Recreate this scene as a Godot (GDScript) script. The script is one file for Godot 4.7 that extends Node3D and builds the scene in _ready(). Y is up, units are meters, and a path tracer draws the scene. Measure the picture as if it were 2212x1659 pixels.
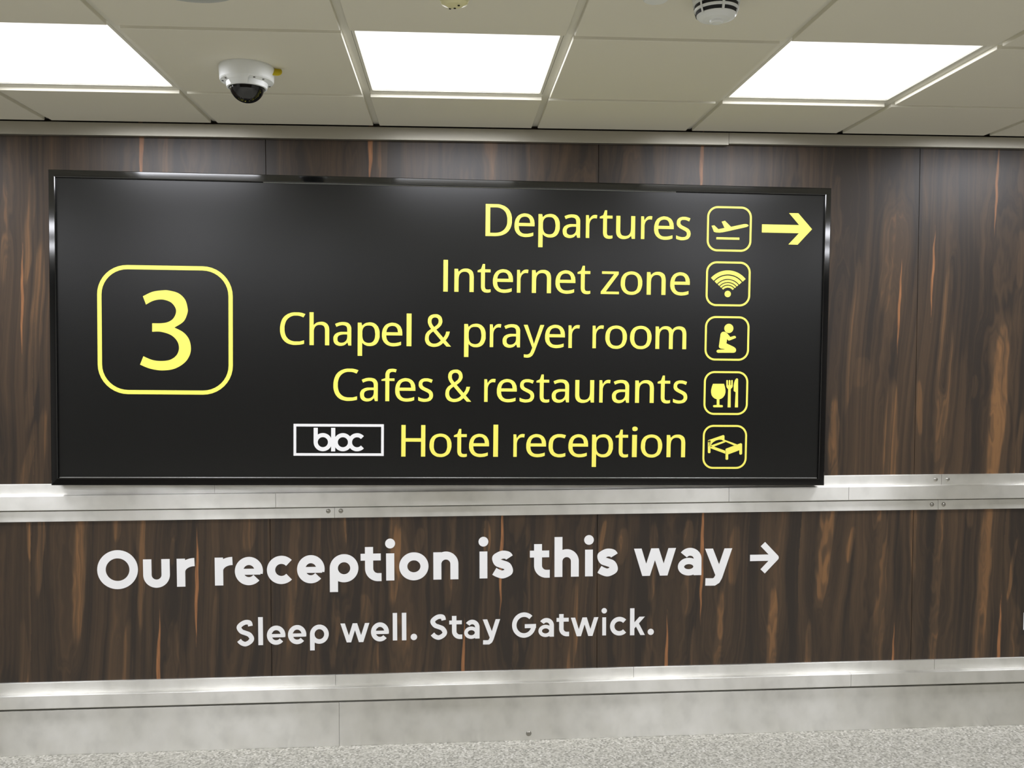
extends Node3D
# An airport corridor wall: wood laminate panels, a black directory sign, steel crash rails, a tiled ceiling with LED panels.
# x runs along the wall, y is up, the wall's face is z = 0 and the corridor lies at z > 0.

const CEIL := 2.39          # underside of the ceiling tiles
const GRID_Y := 2.402       # underside of the ceiling grid bars and light panels
const COL0 := 0.024         # centre of ceiling column 0, columns are 0.6 m
const ROW0 := 0.729         # centre of ceiling row 0, rows are 0.6 m
const X0 := -4.476
const X1 := 4.524
const ZB := 6.429           # the opposite corridor wall

var M := {}
var names := {}
var layer := 0

# ---------------------------------------------------------------- helpers
func numbered(called: String) -> String:
	var k: int = names.get(called, -1) + 1
	names[called] = k
	return called if k == 0 else "%s_%03d" % [called, k]

func tag(o: Node, label: String, category: String, group := "", kind := "") -> void:
	if label: o.set_meta("label", label)
	if category: o.set_meta("category", category)
	if group: o.set_meta("group", group)
	if kind: o.set_meta("kind", kind)

func thing(called: String, label: String, category: String, at := Vector3.ZERO, group := "") -> Node3D:
	var o := Node3D.new()
	o.name = numbered(called)
	add_child(o)
	o.position = at
	tag(o, label, category, group)
	return o

func obj(called: String, mesh: Mesh, mat: Material, parent: Node = self, at := Vector3.ZERO) -> MeshInstance3D:
	var o := MeshInstance3D.new()
	o.mesh = mesh
	o.material_override = mat
	o.name = numbered(called) if parent == self else called
	o.cast_shadow = GeometryInstance3D.SHADOW_CASTING_SETTING_ON
	parent.add_child(o, true)
	o.position = at
	return o

func struct(called: String, mesh: Mesh, mat: Material, at := Vector3.ZERO) -> MeshInstance3D:
	var o := obj(called, mesh, mat, self, at)
	o.set_meta("kind", "structure")
	return o

func tri(st: SurfaceTool, a: Vector3, b: Vector3, c: Vector3, out: Vector3) -> void:
	var n := (a - c).cross(a - b)
	var p := [a, b, c] if n.dot(out) >= 0.0 else [a, c, b]
	for q: Vector3 in p:
		st.set_normal(out.normalized())
		st.add_vertex(q)

func quad(st: SurfaceTool, a: Vector3, b: Vector3, c: Vector3, d: Vector3, out: Vector3) -> void:
	tri(st, a, b, c, out)
	tri(st, a, c, d, out)

func begin() -> SurfaceTool:
	var st := SurfaceTool.new()
	st.begin(Mesh.PRIMITIVE_TRIANGLES)
	return st

# a box between two corners with chamfered edges
func cbox(lo: Vector3, hi: Vector3, c := 0.0015) -> ArrayMesh:
	var st := begin()
	add_cbox(st, lo, hi, c)
	return st.commit()

func add_cbox(st: SurfaceTool, lo: Vector3, hi: Vector3, c: float) -> void:
	var mid := (lo + hi) / 2
	var h := (hi - lo) / 2
	var p := func(s: Vector3, axis: int) -> Vector3:   # corner s, on the face across the axis
		var v := Vector3(s.x * (h.x - c), s.y * (h.y - c), s.z * (h.z - c))
		v[axis] = s[axis] * h[axis]
		return mid + v
	for axis in 3:
		var u := (axis + 1) % 3
		var w := (axis + 2) % 3
		for s: float in [-1.0, 1.0]:
			var q := []
			for k: Vector2 in [Vector2(-1, -1), Vector2(1, -1), Vector2(1, 1), Vector2(-1, 1)]:
				var v := Vector3.ZERO
				v[axis] = s
				v[u] = k.x
				v[w] = k.y
				q.append(p.call(v, axis))
			var out := Vector3.ZERO
			out[axis] = s
			quad(st, q[0], q[1], q[2], q[3], out)
		if c <= 0.0: continue
		# the four edges along this axis
		for s: float in [-1.0, 1.0]:
			for t: float in [-1.0, 1.0]:
				var a := Vector3.ZERO
				a[u] = s
				a[w] = t
				var b := a
				a[axis] = -1
				b[axis] = 1
				var out := Vector3.ZERO
				out[u] = s
				out[w] = t
				quad(st, p.call(a, u), p.call(b, u), p.call(b, w), p.call(a, w), out)
	if c > 0.0:
		for sx: float in [-1.0, 1.0]:
			for sy: float in [-1.0, 1.0]:
				for sz: float in [-1.0, 1.0]:
					var s := Vector3(sx, sy, sz)
					tri(st, p.call(s, 0), p.call(s, 1), p.call(s, 2), s)

# a profile of (z, y) points, listed so that the outside lies to the left of its run, swept along x; its u runs along the profile
func sweep_x(prof: Array, xa: float, xb: float) -> ArrayMesh:
	var st := begin()
	var n := prof.size()
	var mid := Vector2.ZERO
	for q: Vector2 in prof: mid += q / n
	var run := 0.0
	for i in n:
		var a: Vector2 = prof[i]
		var b: Vector2 = prof[(i + 1) % n]
		var d := b - a
		var out := Vector3(0, d.x, -d.y)
		var e: Vector2 = (a + b) / 2 - mid
		if out.dot(Vector3(0, e.y, e.x)) < 0: out = -out
		var q := [Vector3(xa, a.y, a.x), Vector3(xb, a.y, a.x), Vector3(xb, b.y, b.x), Vector3(xa, b.y, b.x)]
		var uv := [Vector2(run, xa), Vector2(run, xb), Vector2(run + d.length(), xb), Vector2(run + d.length(), xa)]
		var nn: Vector3 = (q[0] - q[2]).cross(q[0] - q[1])
		var order := [0, 1, 2, 0, 2, 3] if nn.dot(out) >= 0 else [0, 2, 1, 0, 3, 2]
		for k: int in order:
			st.set_uv(uv[k])
			st.set_normal(out.normalized())
			st.add_vertex(q[k])
		run += d.length()
	var flat := PackedVector2Array(prof)
	var ids := Geometry2D.triangulate_polygon(flat)
	for x: float in [xa, xb]:
		for k in range(0, ids.size(), 3):
			st.set_uv(Vector2.ZERO)
			var v := []
			for m in 3: v.append(Vector3(x, flat[ids[k + m]].y, flat[ids[k + m]].x))
			tri(st, v[0], v[1], v[2], Vector3(-1 if x == xa else 1, 0, 0))
	st.generate_tangents()
	return st.commit()

# (radius, y) points turned about the y axis, with smooth sides
func add_lathe(st: SurfaceTool, prof: Array, n := 48) -> void:
	for i in prof.size() - 1:
		var a: Vector2 = prof[i]
		var b: Vector2 = prof[i + 1]
		var d := b - a
		if d.length() < 1e-6: continue
		var side := Vector2(d.y, -d.x).normalized()     # listed from the top down along the outside: outside is -side
		side = -side
		for k in n:
			var t0 := TAU * k / n
			var t1 := TAU * (k + 1) / n
			var q := []
			var nn := []
			for e: Array in [[a, t0], [a, t1], [b, t1], [b, t0]]:
				q.append(Vector3(e[0].x * cos(e[1]), e[0].y, e[0].x * sin(e[1])))
				nn.append(Vector3(side.x * cos(e[1]), side.y, side.x * sin(e[1])))
			for o: Array in [[0, 1, 2], [0, 2, 3]]:
				var g: Vector3 = (q[o[0]] - q[o[2]]).cross(q[o[0]] - q[o[1]])
				if g.length() < 1e-14: continue
				if g.dot(nn[o[0]]) < 0: o = [o[0], o[2], o[1]]
				for m: int in o:
					st.set_normal(nn[m])
					st.add_vertex(q[m])

func lathe(prof: Array, n := 48) -> ArrayMesh:
	var st := begin()
	add_lathe(st, prof, n)
	return st.commit()

# a flat stroke of width w along points in the plane, from z0 to z1; level ends cut the stroke along x
func ribbon(st: SurfaceTool, pts: PackedVector2Array, w: float, closed := false, z0 := 0.0, z1 := 0.001, level_a := false, level_b := false) -> void:
	z1 += 0.00006 * layer          # strokes that cross lie one over the other
	layer = (layer + 1) % 4
	if not closed and not level_a and not level_b and pts.size() > 2:      # a clean outline, also round tight bends
		var big := PackedVector2Array()
		for p: Vector2 in pts: big.append(p * 10000.0)
		var made := Geometry2D.offset_polyline(big, w * 5000.0, Geometry2D.JOIN_ROUND, Geometry2D.END_BUTT)
		if made.size() == 1:
			var outline := PackedVector2Array()
			for p: Vector2 in made[0]: outline.append(p * 0.0001)
			fill(st, outline, z0, z1)
			return
	var n := pts.size()
	var left := []
	var right := []
	for i in n:
		var before: Vector2 = pts[(i - 1 + n) % n] if closed or i > 0 else pts[i]
		var after: Vector2 = pts[(i + 1) % n] if closed or i < n - 1 else pts[i]
		var d0 := (pts[i] - before).normalized()
		var d1 := (after - pts[i]).normalized()
		if d0 == Vector2.ZERO: d0 = d1
		if d1 == Vector2.ZERO: d1 = d0
		var n0 := Vector2(-d0.y, d0.x)
		var n1 := Vector2(-d1.y, d1.x)
		var m := (n0 + n1).normalized()
		var o := m * (w / 2 / maxf(m.dot(n0), 0.35))
		if not closed and ((i == 0 and level_a) or (i == n - 1 and level_b)):
			o = Vector2(w / 2 / maxf(absf(n0.x), 0.2) * signf(n0.x), 0)
		left.append(pts[i] + o)
		right.append(pts[i] - o)
	for i in (n if closed else n - 1):
		var j := (i + 1) % n
		var a: Vector2 = left[i]
		var b: Vector2 = left[j]
		var c: Vector2 = right[j]
		var d: Vector2 = right[i]
		quad(st, Vector3(a.x, a.y, z1), Vector3(b.x, b.y, z1), Vector3(c.x, c.y, z1), Vector3(d.x, d.y, z1), Vector3(0, 0, 1))
		var o := (a - d)
		quad(st, Vector3(a.x, a.y, z0), Vector3(b.x, b.y, z0), Vector3(b.x, b.y, z1), Vector3(a.x, a.y, z1), Vector3(o.x, o.y, 0))
		quad(st, Vector3(d.x, d.y, z0), Vector3(c.x, c.y, z0), Vector3(c.x, c.y, z1), Vector3(d.x, d.y, z1), Vector3(-o.x, -o.y, 0))

# a filled outline from z0 to z1
func fill(st: SurfaceTool, poly: PackedVector2Array, z0 := 0.0, z1 := 0.001) -> void:
	var ids := Geometry2D.triangulate_polygon(poly)
	for k in range(0, ids.size(), 3):
		var v := []
		for m in 3: v.append(Vector3(poly[ids[k + m]].x, poly[ids[k + m]].y, z1))
		tri(st, v[0], v[1], v[2], Vector3(0, 0, 1))
	var cw := -1.0 if Geometry2D.is_polygon_clockwise(poly) else 1.0
	for i in poly.size():
		var a := poly[i]
		var b := poly[(i + 1) % poly.size()]
		var o := Vector2((b - a).y, -(b - a).x) * cw
		quad(st, Vector3(a.x, a.y, z0), Vector3(b.x, b.y, z0), Vector3(b.x, b.y, z1), Vector3(a.x, a.y, z1), Vector3(o.x, o.y, 0))

func arc(c: Vector2, rx: float, ry: float, a0: float, a1: float, n := 24) -> PackedVector2Array:
	var p := PackedVector2Array()
	for k in n + 1:
		var t := deg_to_rad(lerpf(a0, a1, float(k) / n))
		p.append(c + Vector2(rx * cos(t), ry * sin(t)))
	return p

func ring(c: Vector2, rx: float, ry: float, n := 48) -> PackedVector2Array:
	var p := arc(c, rx, ry, 0, 360, n)
	p.remove_at(n)
	return p

func round_rect(lo: Vector2, hi: Vector2, r: float) -> PackedVector2Array:
	var p := arc(Vector2(hi.x - r, hi.y - r), r, r, 0, 90, 10)
	p.append_array(arc(Vector2(lo.x + r, hi.y - r), r, r, 90, 180, 10))
	p.append_array(arc(Vector2(lo.x + r, lo.y + r), r, r, 180, 270, 10))
	p.append_array(arc(Vector2(hi.x - r, lo.y + r), r, r, 270, 360, 10))
	return p

func smooth(pts: Array, per := 8) -> PackedVector2Array:      # Catmull-Rom through open points
	var p := PackedVector2Array()
	for i in pts.size() - 1:
		var a: Vector2 = pts[maxi(i - 1, 0)]
		var b: Vector2 = pts[i]
		var c: Vector2 = pts[i + 1]
		var d: Vector2 = pts[mini(i + 2, pts.size() - 1)]
		for k in per: p.append(b.cubic_interpolate(c, a, d, float(k) / per))
	p.append(pts[pts.size() - 1])
	return p

func mm(flat: Array) -> PackedVector2Array:                   # [[x, y], ...] in millimetres
	var p := PackedVector2Array()
	for q: Array in flat: p.append(Vector2(q[0], q[1]) * 0.001)
	return p

func plain(color: Color, rough: float, metal := 0.0, spec := 0.5) -> StandardMaterial3D:
	var m := StandardMaterial3D.new()
	m.albedo_color = color
	m.roughness = rough
	m.metallic = metal
	m.metallic_specular = spec
	return m

func noise_tex(freq: float, seed_: int, ramp: Array, kind := FastNoiseLite.TYPE_SIMPLEX_SMOOTH, octaves := 4, size := 512) -> NoiseTexture2D:
	var n := FastNoiseLite.new()
	n.noise_type = kind
	n.seed = seed_
	n.frequency = freq
	n.fractal_octaves = octaves
	if kind == FastNoiseLite.TYPE_CELLULAR:
		n.cellular_return_type = FastNoiseLite.RETURN_CELL_VALUE
		n.fractal_type = FastNoiseLite.FRACTAL_NONE
	var t := NoiseTexture2D.new()
	t.noise = n
	t.width = size
	t.height = size
	t.seamless = true
	var g := Gradient.new()
	var offs := PackedFloat32Array()
	var cols := PackedColorArray()
	for e: Array in ramp:
		offs.append(e[0])
		cols.append(e[1])
	g.offsets = offs
	g.colors = cols
	t.color_ramp = g
	return t

# ---------------------------------------------------------------- wood laminate: one picture of the whole wall, x -2.2..2.5, y 0.2..2.4
const WOOD_X := -2.2
const WOOD_W := 4.7
const WOOD_Y := 0.2
const WOOD_H := 2.2

func wood_texture() -> ImageTexture:
	var w := 2048
	var h := 1024
	var n := FastNoiseLite.new()
	n.seed = 7
	n.frequency = 1.0
	n.fractal_octaves = 2
	var m := FastNoiseLite.new()
	m.seed = 31
	m.frequency = 1.0
	m.fractal_type = FastNoiseLite.FRACTAL_NONE
	var rng := RandomNumberGenerator.new()
	rng.seed = 5
	var leaf := 1.283 / 6
	var leaves := []
	for k in 40: leaves.append([rng.randf_range(-0.03, 0.03), rng.randf_range(0, 90), rng.randf_range(-0.07, 0.05), rng.randf_range(0.03, 0.07) * (1 if rng.randf() > 0.3 else -1)])
	var data := PackedByteArray()
	data.resize(w * h * 3)
	# broad tan streaks of the veneer: x and y of the upper end, of the lower end, width in mm, strength
	var pale := PackedFloat32Array()
	pale.resize(w * h)
	for s: Array in [[-1.603, 0.890, -1.592, 0.752, 16, 0.90], [-1.538, 0.889, -1.567, 0.606, 34, 0.90], [-1.389, 0.887, -1.431, 0.411, 54, 0.75], [-1.273, 0.891, -1.270, 0.823, 40, 0.60], [-1.194, 0.890, -1.187, 0.768, 49, 0.55], [-1.166, 0.889, -1.193, 0.453, 29, 0.65], [-1.060, 0.814, -1.067, 0.732, 20, 0.60], [-1.230, 0.512, -1.256, 0.270, 43, 0.50], [-1.060, 0.508, -1.092, 0.285, 54, 0.50], [-0.898, 0.623, -0.926, 0.281, 34, 0.60], [-0.767, 0.892, -0.786, 0.771, 72, 0.55], [-1.623, 0.520, -1.623, 0.280, 40, 0.40], [-0.210, 0.870, -0.232, 0.541, 52, 0.75], [-0.442, 0.594, -0.464, 0.311, 36, 0.65], [0.009, 0.867, -0.020, 0.516, 45, 0.65], [-0.020, 0.516, -0.029, 0.299, 36, 0.50], [0.135, 0.865, 0.141, 0.763, 40, 0.70], [-0.121, 0.836, -0.130, 0.767, 40, 0.60], [-0.290, 0.398, -0.307, 0.306, 29, 0.80], [-0.336, 0.581, -0.333, 0.490, 49, 0.50], [-0.412, 0.873, -0.407, 0.792, 9, 0.70], [-0.595, 0.876, -0.633, 0.351, 43, 0.50], [-0.507, 0.874, -0.535, 0.567, 32, 0.45], [0.305, 0.863, 0.285, 0.347, 31, 0.60], [0.253, 0.400, 0.242, 0.296, 31, 0.75], [0.496, 0.639, 0.465, 0.296, 36, 0.65], [0.608, 0.858, 0.588, 0.755, 25, 0.70], [0.682, 0.826, 0.666, 0.702, 50, 0.60], [0.806, 0.856, 0.788, 0.544, 45, 0.70], [0.788, 0.492, 0.772, 0.288, 31, 0.55], [0.944, 0.854, 0.938, 0.750, 45, 0.90], [0.964, 0.697, 0.928, 0.489, 61, 0.50], [1.082, 0.590, 1.053, 0.281, 36, 0.60], [0.970, 0.435, 0.956, 0.289, 25, 0.60], [1.294, 0.594, 1.275, 0.275, 47, 0.70], [1.136, 0.832, 1.120, 0.608, 54, 0.50], [1.527, 0.896, 1.475, 0.486, 70, 0.75], [1.443, 0.445, 1.430, 0.283, 31, 0.75], [1.618, 0.818, 1.599, 0.694, 31, 0.50], [1.740, 0.893, 1.724, 0.285, 59, 0.55], [1.759, 0.846, 1.731, 0.532, 16, 0.50], [1.864, 0.891, 1.874, 0.609, 31, 0.50], [1.987, 0.890, 1.950, 0.279, 45, 0.70], [2.100, 0.888, 2.105, 0.826, 40, 0.55], [2.192, 0.887, 2.141, 0.274, 59, 0.55], [2.202, 0.735, 2.179, 0.523, 20, 0.60], [2.309, 0.765, 2.272, 0.521, 20, 0.80], [2.316, 0.495, 2.296, 0.276, 54, 0.50], [1.530, 2.230, 1.534, 1.975, 43, 0.50], [1.755, 2.233, 1.727, 1.686, 65, 0.50], [1.535, 1.355, 1.525, 1.059, 50, 0.90], [1.631, 1.919, 1.575, 1.280, 43, 0.50], [1.646, 1.501, 1.632, 1.404, 86, 0.25], [1.769, 1.428, 1.761, 1.041, 65, 0.70], [2.004, 1.907, 1.962, 1.039, 65, 0.65], [1.881, 1.413, 1.889, 1.203, 29, 0.50], [2.116, 1.427, 2.113, 1.360, 30, 0.40], [2.249, 1.724, 2.179, 1.037, 79, 0.65], [2.322, 1.291, 2.281, 1.036, 29, 0.80], [2.300, 2.018, 2.294, 1.797, 43, 0.60], [-1.650, 2.171, -1.667, 1.784, 29, 0.40], [-1.546, 2.205, -1.587, 1.784, 36, 0.50], [-1.518, 1.967, -1.591, 1.230, 50, 0.75], [-1.550, 1.281, -1.645, 1.045, 36, 0.60], [-1.525, 1.323, -1.572, 1.045, 43, 0.60], [-1.074, 2.283, -1.071, 2.163, 40, 0.60], [-0.260, 2.348, -0.257, 2.173, 43, 0.60], [-0.855, 2.338, -0.861, 2.200, 72, 0.30], [-0.117, 2.341, -0.127, 2.174, 108, 0.30], [0.301, 2.321, 0.301, 2.179, 18, 0.45], [0.158, 2.337, 0.148, 2.177, 54, 0.35], [0.826, 2.311, 0.818, 2.168, 72, 0.30], [1.214, 2.317, 1.197, 2.154, 108, 0.30], [1.911, 2.327, 1.898, 2.052, 54, 0.30]]:
		var y_hi: float = s[1] + 0.02
		var y_lo: float = s[3] - 0.02
		if absf(s[1] - 0.90) < 0.035 or s[1] > 2.28: y_hi += 0.14       # runs on behind the rails
		if s[3] < 0.31 or absf(s[3] - 1.045) < 0.03: y_lo -= 0.14
		var along: float = y_hi - y_lo
		for j in range(maxi(0, int((1.0 - (y_hi - WOOD_Y) / WOOD_H) * h)), mini(h, int((1.0 - (y_lo - WOOD_Y) / WOOD_H) * h) + 1)):
			var y := WOOD_Y + WOOD_H * (1.0 - (j + 0.5) / h)
			var t := clampf((y_hi - y) / along, 0.0, 1.0)
			var half: float = 0.00056 * s[4] * pow(sin(PI * clampf(t, 0.02, 0.98)), 0.45)
			var cx: float = lerpf(s[0], s[2], t) + 0.004 * m.get_noise_2d(y * 7.0, s[0] * 31.0)
			var ends := smoothstep(0.0, 0.12, t) * smoothstep(0.0, 0.12, 1.0 - t)
			for i in range(maxi(0, int((cx - half - WOOD_X) / WOOD_W * w)), mini(w, int((cx + half - WOOD_X) / WOOD_W * w) + 1)):
				var d: float = (WOOD_X + WOOD_W * (i + 0.5) / w - cx) / half
				var e: float = smoothstep(0.0, 0.55, 1.0 + d) * smoothstep(0.0, 0.28, 1.0 - d) * ends * s[5]
				pale[j * w + i] = maxf(pale[j * w + i], e)
	# colours in linear light: black brown, brown, tan
	var c0 := Vector3(0.022, 0.0150, 0.0100)
	var c1 := Vector3(0.070, 0.042, 0.0220)
	var c2 := Vector3(0.190, 0.096, 0.038)
	var lut := PackedByteArray()
	lut.resize(256 * 3)
	for k in 256:
		var t := k / 255.0
		var c := c0.lerp(c1, t / 0.55) if t < 0.55 else c1.lerp(c2, (t - 0.55) / 0.45)
		var s := Color(c.x, c.y, c.z).linear_to_srgb()
		lut[k * 3] = int(s.r * 255)
		lut[k * 3 + 1] = int(s.g * 255)
		lut[k * 3 + 2] = int(s.b * 255)
	for j in h:
		var y := WOOD_Y + WOOD_H * (1.0 - (j + 0.5) / h)
		for i in w:
			var x := WOOD_X + WOOD_W * (i + 0.5) / w
			var xs := x - 0.045 * (y - 1.3) + 0.018 * m.get_noise_2d(x * 2.5, y * 1.1)
			var f := (xs - 0.577) / leaf
			var li := int(floor(f))
			var L: Array = leaves[(li + 20) % 40]
			var lx: float = (f - li - 0.5) * leaf - L[0]
			var dv: float = L[2] + L[3] * (y - 1.0) + 0.022 * m.get_noise_2d(y * 2.6, L[1]) + 0.006 * m.get_noise_2d(x * 40.0, y * 9.0)
			var rho := sqrt(lx * lx + dv * dv)
			var ry: float = L[1] + y * 0.35
			var grain: float = 0.21 * m.get_noise_2d(rho * 17.0, ry) + 0.16 * m.get_noise_2d(rho * 52.0, ry + 30.0) + 0.10 * m.get_noise_2d(rho * 150.0, ry + 60.0)
			var t: float = 0.265 + grain - 0.16 * smoothstep(0.05, 0.4, m.get_noise_2d(xs * 9.0, y * 0.8 + 90.0)) + 0.12 * m.get_noise_2d(xs * 7.0, y * 0.5) + 0.10 * m.get_noise_2d(xs * 24.0, y * 1.2 + 40.0) + 0.06 * n.get_noise_2d(x * 230.0, y * 8.0)
			t += pale[j * w + i] * (0.56 + 0.6 * grain + 0.12 * n.get_noise_2d(xs * 120.0, y * 3.0))
			t = clampf(t, 0.0, 1.0)
			var q := int(t * 255) * 3
			var o := (j * w + i) * 3
			data[o] = lut[q]
			data[o + 1] = lut[q + 1]
			data[o + 2] = lut[q + 2]
	# long pale slivers of sapwood: x, top y, bottom y, width in mm
	for s: Array in [[-1.597, 1.965, 1.50, 11], [1.795, 1.93, 1.51, 11], [1.931, 2.05, 1.65, 11], [-0.975, 0.88, 0.40, 14], [-1.122, 0.55, 0.10, 15], [0.197, 1.02, 0.46, 14], [0.047, 0.52, 0.06, 14], [0.999, 1.02, 0.42, 15], [0.855, 0.51, 0.06, 14], [2.242, 0.55, 0.06, 15], [1.792, 0.46, 0.0, 12], [-1.153, 2.60, 2.10, 18], [-0.30, 2.55, 2.15, 20], [2.19, 2.42, 1.98, 12], [0.985, 2.45, 2.10, 16]]:
		for j in h:
			var y := WOOD_Y + WOOD_H * (1.0 - (j + 0.5) / h)
			if y > s[1] or y < s[2]: continue
			var t: float = (y - s[2]) / (s[1] - s[2])
			var half: float = 0.0005 * s[3] * pow(sin(PI * t), 1.3)
			var cx: float = s[0] + 0.012 * (t - 0.5) + 0.003 * m.get_noise_2d(y * 9.0, s[0] * 50.0)
			for i in range(int((cx - half - WOOD_X) / WOOD_W * w), int((cx + half - WOOD_X) / WOOD_W * w) + 1):
				if i < 0 or i >= w: continue
				var x := WOOD_X + WOOD_W * (i + 0.5) / w
				var e := clampf((half - absf(x - cx)) / 0.0022 + 0.3, 0.0, 1.0)
				var o := (j * w + i) * 3
				var tone: float = 0.9 + 0.2 * n.get_noise_2d(x * 300.0, y * 9.0)
				data[o] = int(lerpf(data[o], 156 * tone, e))
				data[o + 1] = int(lerpf(data[o + 1], 106 * tone, e))
				data[o + 2] = int(lerpf(data[o + 2], 66 * tone, e))
	return ImageTexture.create_from_image(Image.create_from_data(w, h, false, Image.FORMAT_RGB8, data))

# one laminate panel whose front face carries the picture of the wall at its place
func wood_panel(lo: Vector3, hi: Vector3) -> ArrayMesh:
	var src := cbox(lo, hi, 0.0008)
	var a := src.surface_get_arrays(0)
	var uv := PackedVector2Array()
	for v: Vector3 in a[Mesh.ARRAY_VERTEX]:
		uv.append(Vector2((v.x - WOOD_X) / WOOD_W, 1.0 - (v.y - WOOD_Y) / WOOD_H))
	a[Mesh.ARRAY_TEX_UV] = uv
	var r := ArrayMesh.new()
	r.add_surface_from_arrays(Mesh.PRIMITIVE_TRIANGLES, a)
	return r

func materials() -> void:
	M.wood = plain(Color.WHITE, 0.40, 0.0, 0.5)
	M.wood.albedo_texture = wood_texture()
	M.steel = plain(Color(0.92, 0.915, 0.895), 0.36, 1.0)
	M.steel.roughness_texture = noise_tex(0.006, 3, [[0.0, Color(0.80, 0.80, 0.80)], [0.5, Color(0.95, 0.95, 0.95)], [1.0, Color(1, 1, 1)]])
	M.steel.albedo_texture = noise_tex(0.009, 9, [[0.0, Color(0.90, 0.90, 0.895)], [0.5, Color(0.97, 0.97, 0.965)], [1.0, Color(1, 1, 1)]])
	M.steel.uv1_triplanar = true
	M.steel.uv1_world_triplanar = true
	M.steel.uv1_scale = Vector3(1.4, 1.1, 1.1)
	M.steel.anisotropy_enabled = true
	M.steel.anisotropy = 0.98
	M.screw = plain(Color(0.62, 0.61, 0.58), 0.3, 1.0)
	M.tile = plain(Color(0.88, 0.865, 0.80), 0.62)
	M.bar = plain(Color(0.86, 0.85, 0.80), 0.5)
	M.trim = plain(Color(0.67, 0.655, 0.61), 0.30, 0.7)
	M.slab = plain(Color(0.55, 0.54, 0.5), 0.9)
	M.paint = plain(Color(0.62, 0.61, 0.585), 0.7)
	M.dark_panel = plain(Color(0.24, 0.20, 0.165), 0.5)
	M.floor = plain(Color(0.82, 0.81, 0.78), 0.55)
	M.floor.albedo_texture = noise_tex(0.11, 12, [[0.0, Color(0.64, 0.64, 0.62)], [0.35, Color(0.80, 0.80, 0.78)], [0.75, Color(0.87, 0.87, 0.85)], [0.92, Color(0.94, 0.94, 0.93)], [1.0, Color(1, 1, 1)]], FastNoiseLite.TYPE_CELLULAR, 1, 1024)
	M.floor.uv1_triplanar = true
	M.floor.uv1_world_triplanar = true
	M.floor.uv1_scale = Vector3(1.35, 1.35, 1.35)
	M.sign = plain(Color(0.06, 0.063, 0.058), 0.26, 0.0, 0.5)
	M.frame = plain(Color(0.035, 0.037, 0.038), 0.07, 0.0, 0.8)
	M.yellow = plain(Color(0.965, 0.93, 0.40), 0.45)
	M.white = plain(Color(0.93, 0.93, 0.93), 0.5)
	M.housing = plain(Color(0.90, 0.91, 0.90), 0.35)
	M.dome = plain(Color(0.02, 0.02, 0.02), 0.03, 0.0, 0.6)
	M.black = plain(Color(0.015, 0.014, 0.014), 0.6)
	M.cream = plain(Color(0.88, 0.86, 0.68), 0.4)
	M.grey = plain(Color(0.70, 0.71, 0.69), 0.5)
	M.tag = plain(Color(0.80, 0.72, 0.05), 0.4)
	M.lamp = plain(Color(0.95, 0.95, 0.95), 0.6)
	M.lamp.emission_enabled = true
	M.lamp.emission = Color(1.0, 0.99, 0.97)
	M.lamp.emission_energy_multiplier = 1.2

# ---------------------------------------------------------------- ceiling
func ceiling_light(j: int, row: int, label: String) -> void:
	var x := COL0 + 0.6 * j
	var z := ROW0 + 0.6 * row
	var t := thing("ceiling_light", label, "ceiling light", Vector3(x, GRID_Y, z), "square ceiling light panels")
	var st := begin()
	var a := 0.277
	var b := 0.2865
	for s: float in [-1.0, 1.0]:
		add_cbox(st, Vector3(minf(s * a, s * b), 0.0, -b), Vector3(maxf(s * a, s * b), 0.03, b), 0.001)
		add_cbox(st, Vector3(-a, 0.0, minf(s * a, s * b)), Vector3(a, 0.03, maxf(s * a, s * b)), 0.001)
	obj("frame", st.commit(), M.bar, t)
	obj("light_diffuser", cbox(Vector3(-a, 0.003, -a), Vector3(a, 0.02, a), 0.0), M.lamp, t)
	var l := AreaLight3D.new()
	l.name = "panel_light"
	l.area_size = Vector2(0.55, 0.55)
	l.rotation_degrees = Vector3(-90, 0, 0)
	l.light_color = LIGHT_COLOR
	l.light_energy = LIGHT_ENERGY
	l.shadow_enabled = true
	l.area_range = 14.0
	l.area_attenuation = 2.0
	t.add_child(l)
	l.position = Vector3(0, 0.0015, 0)

const LIGHT_COLOR := Color(0.962, 0.968, 1.0)
const LIGHT_ENERGY := 1.42
const EXPOSURE := 1.0

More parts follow.
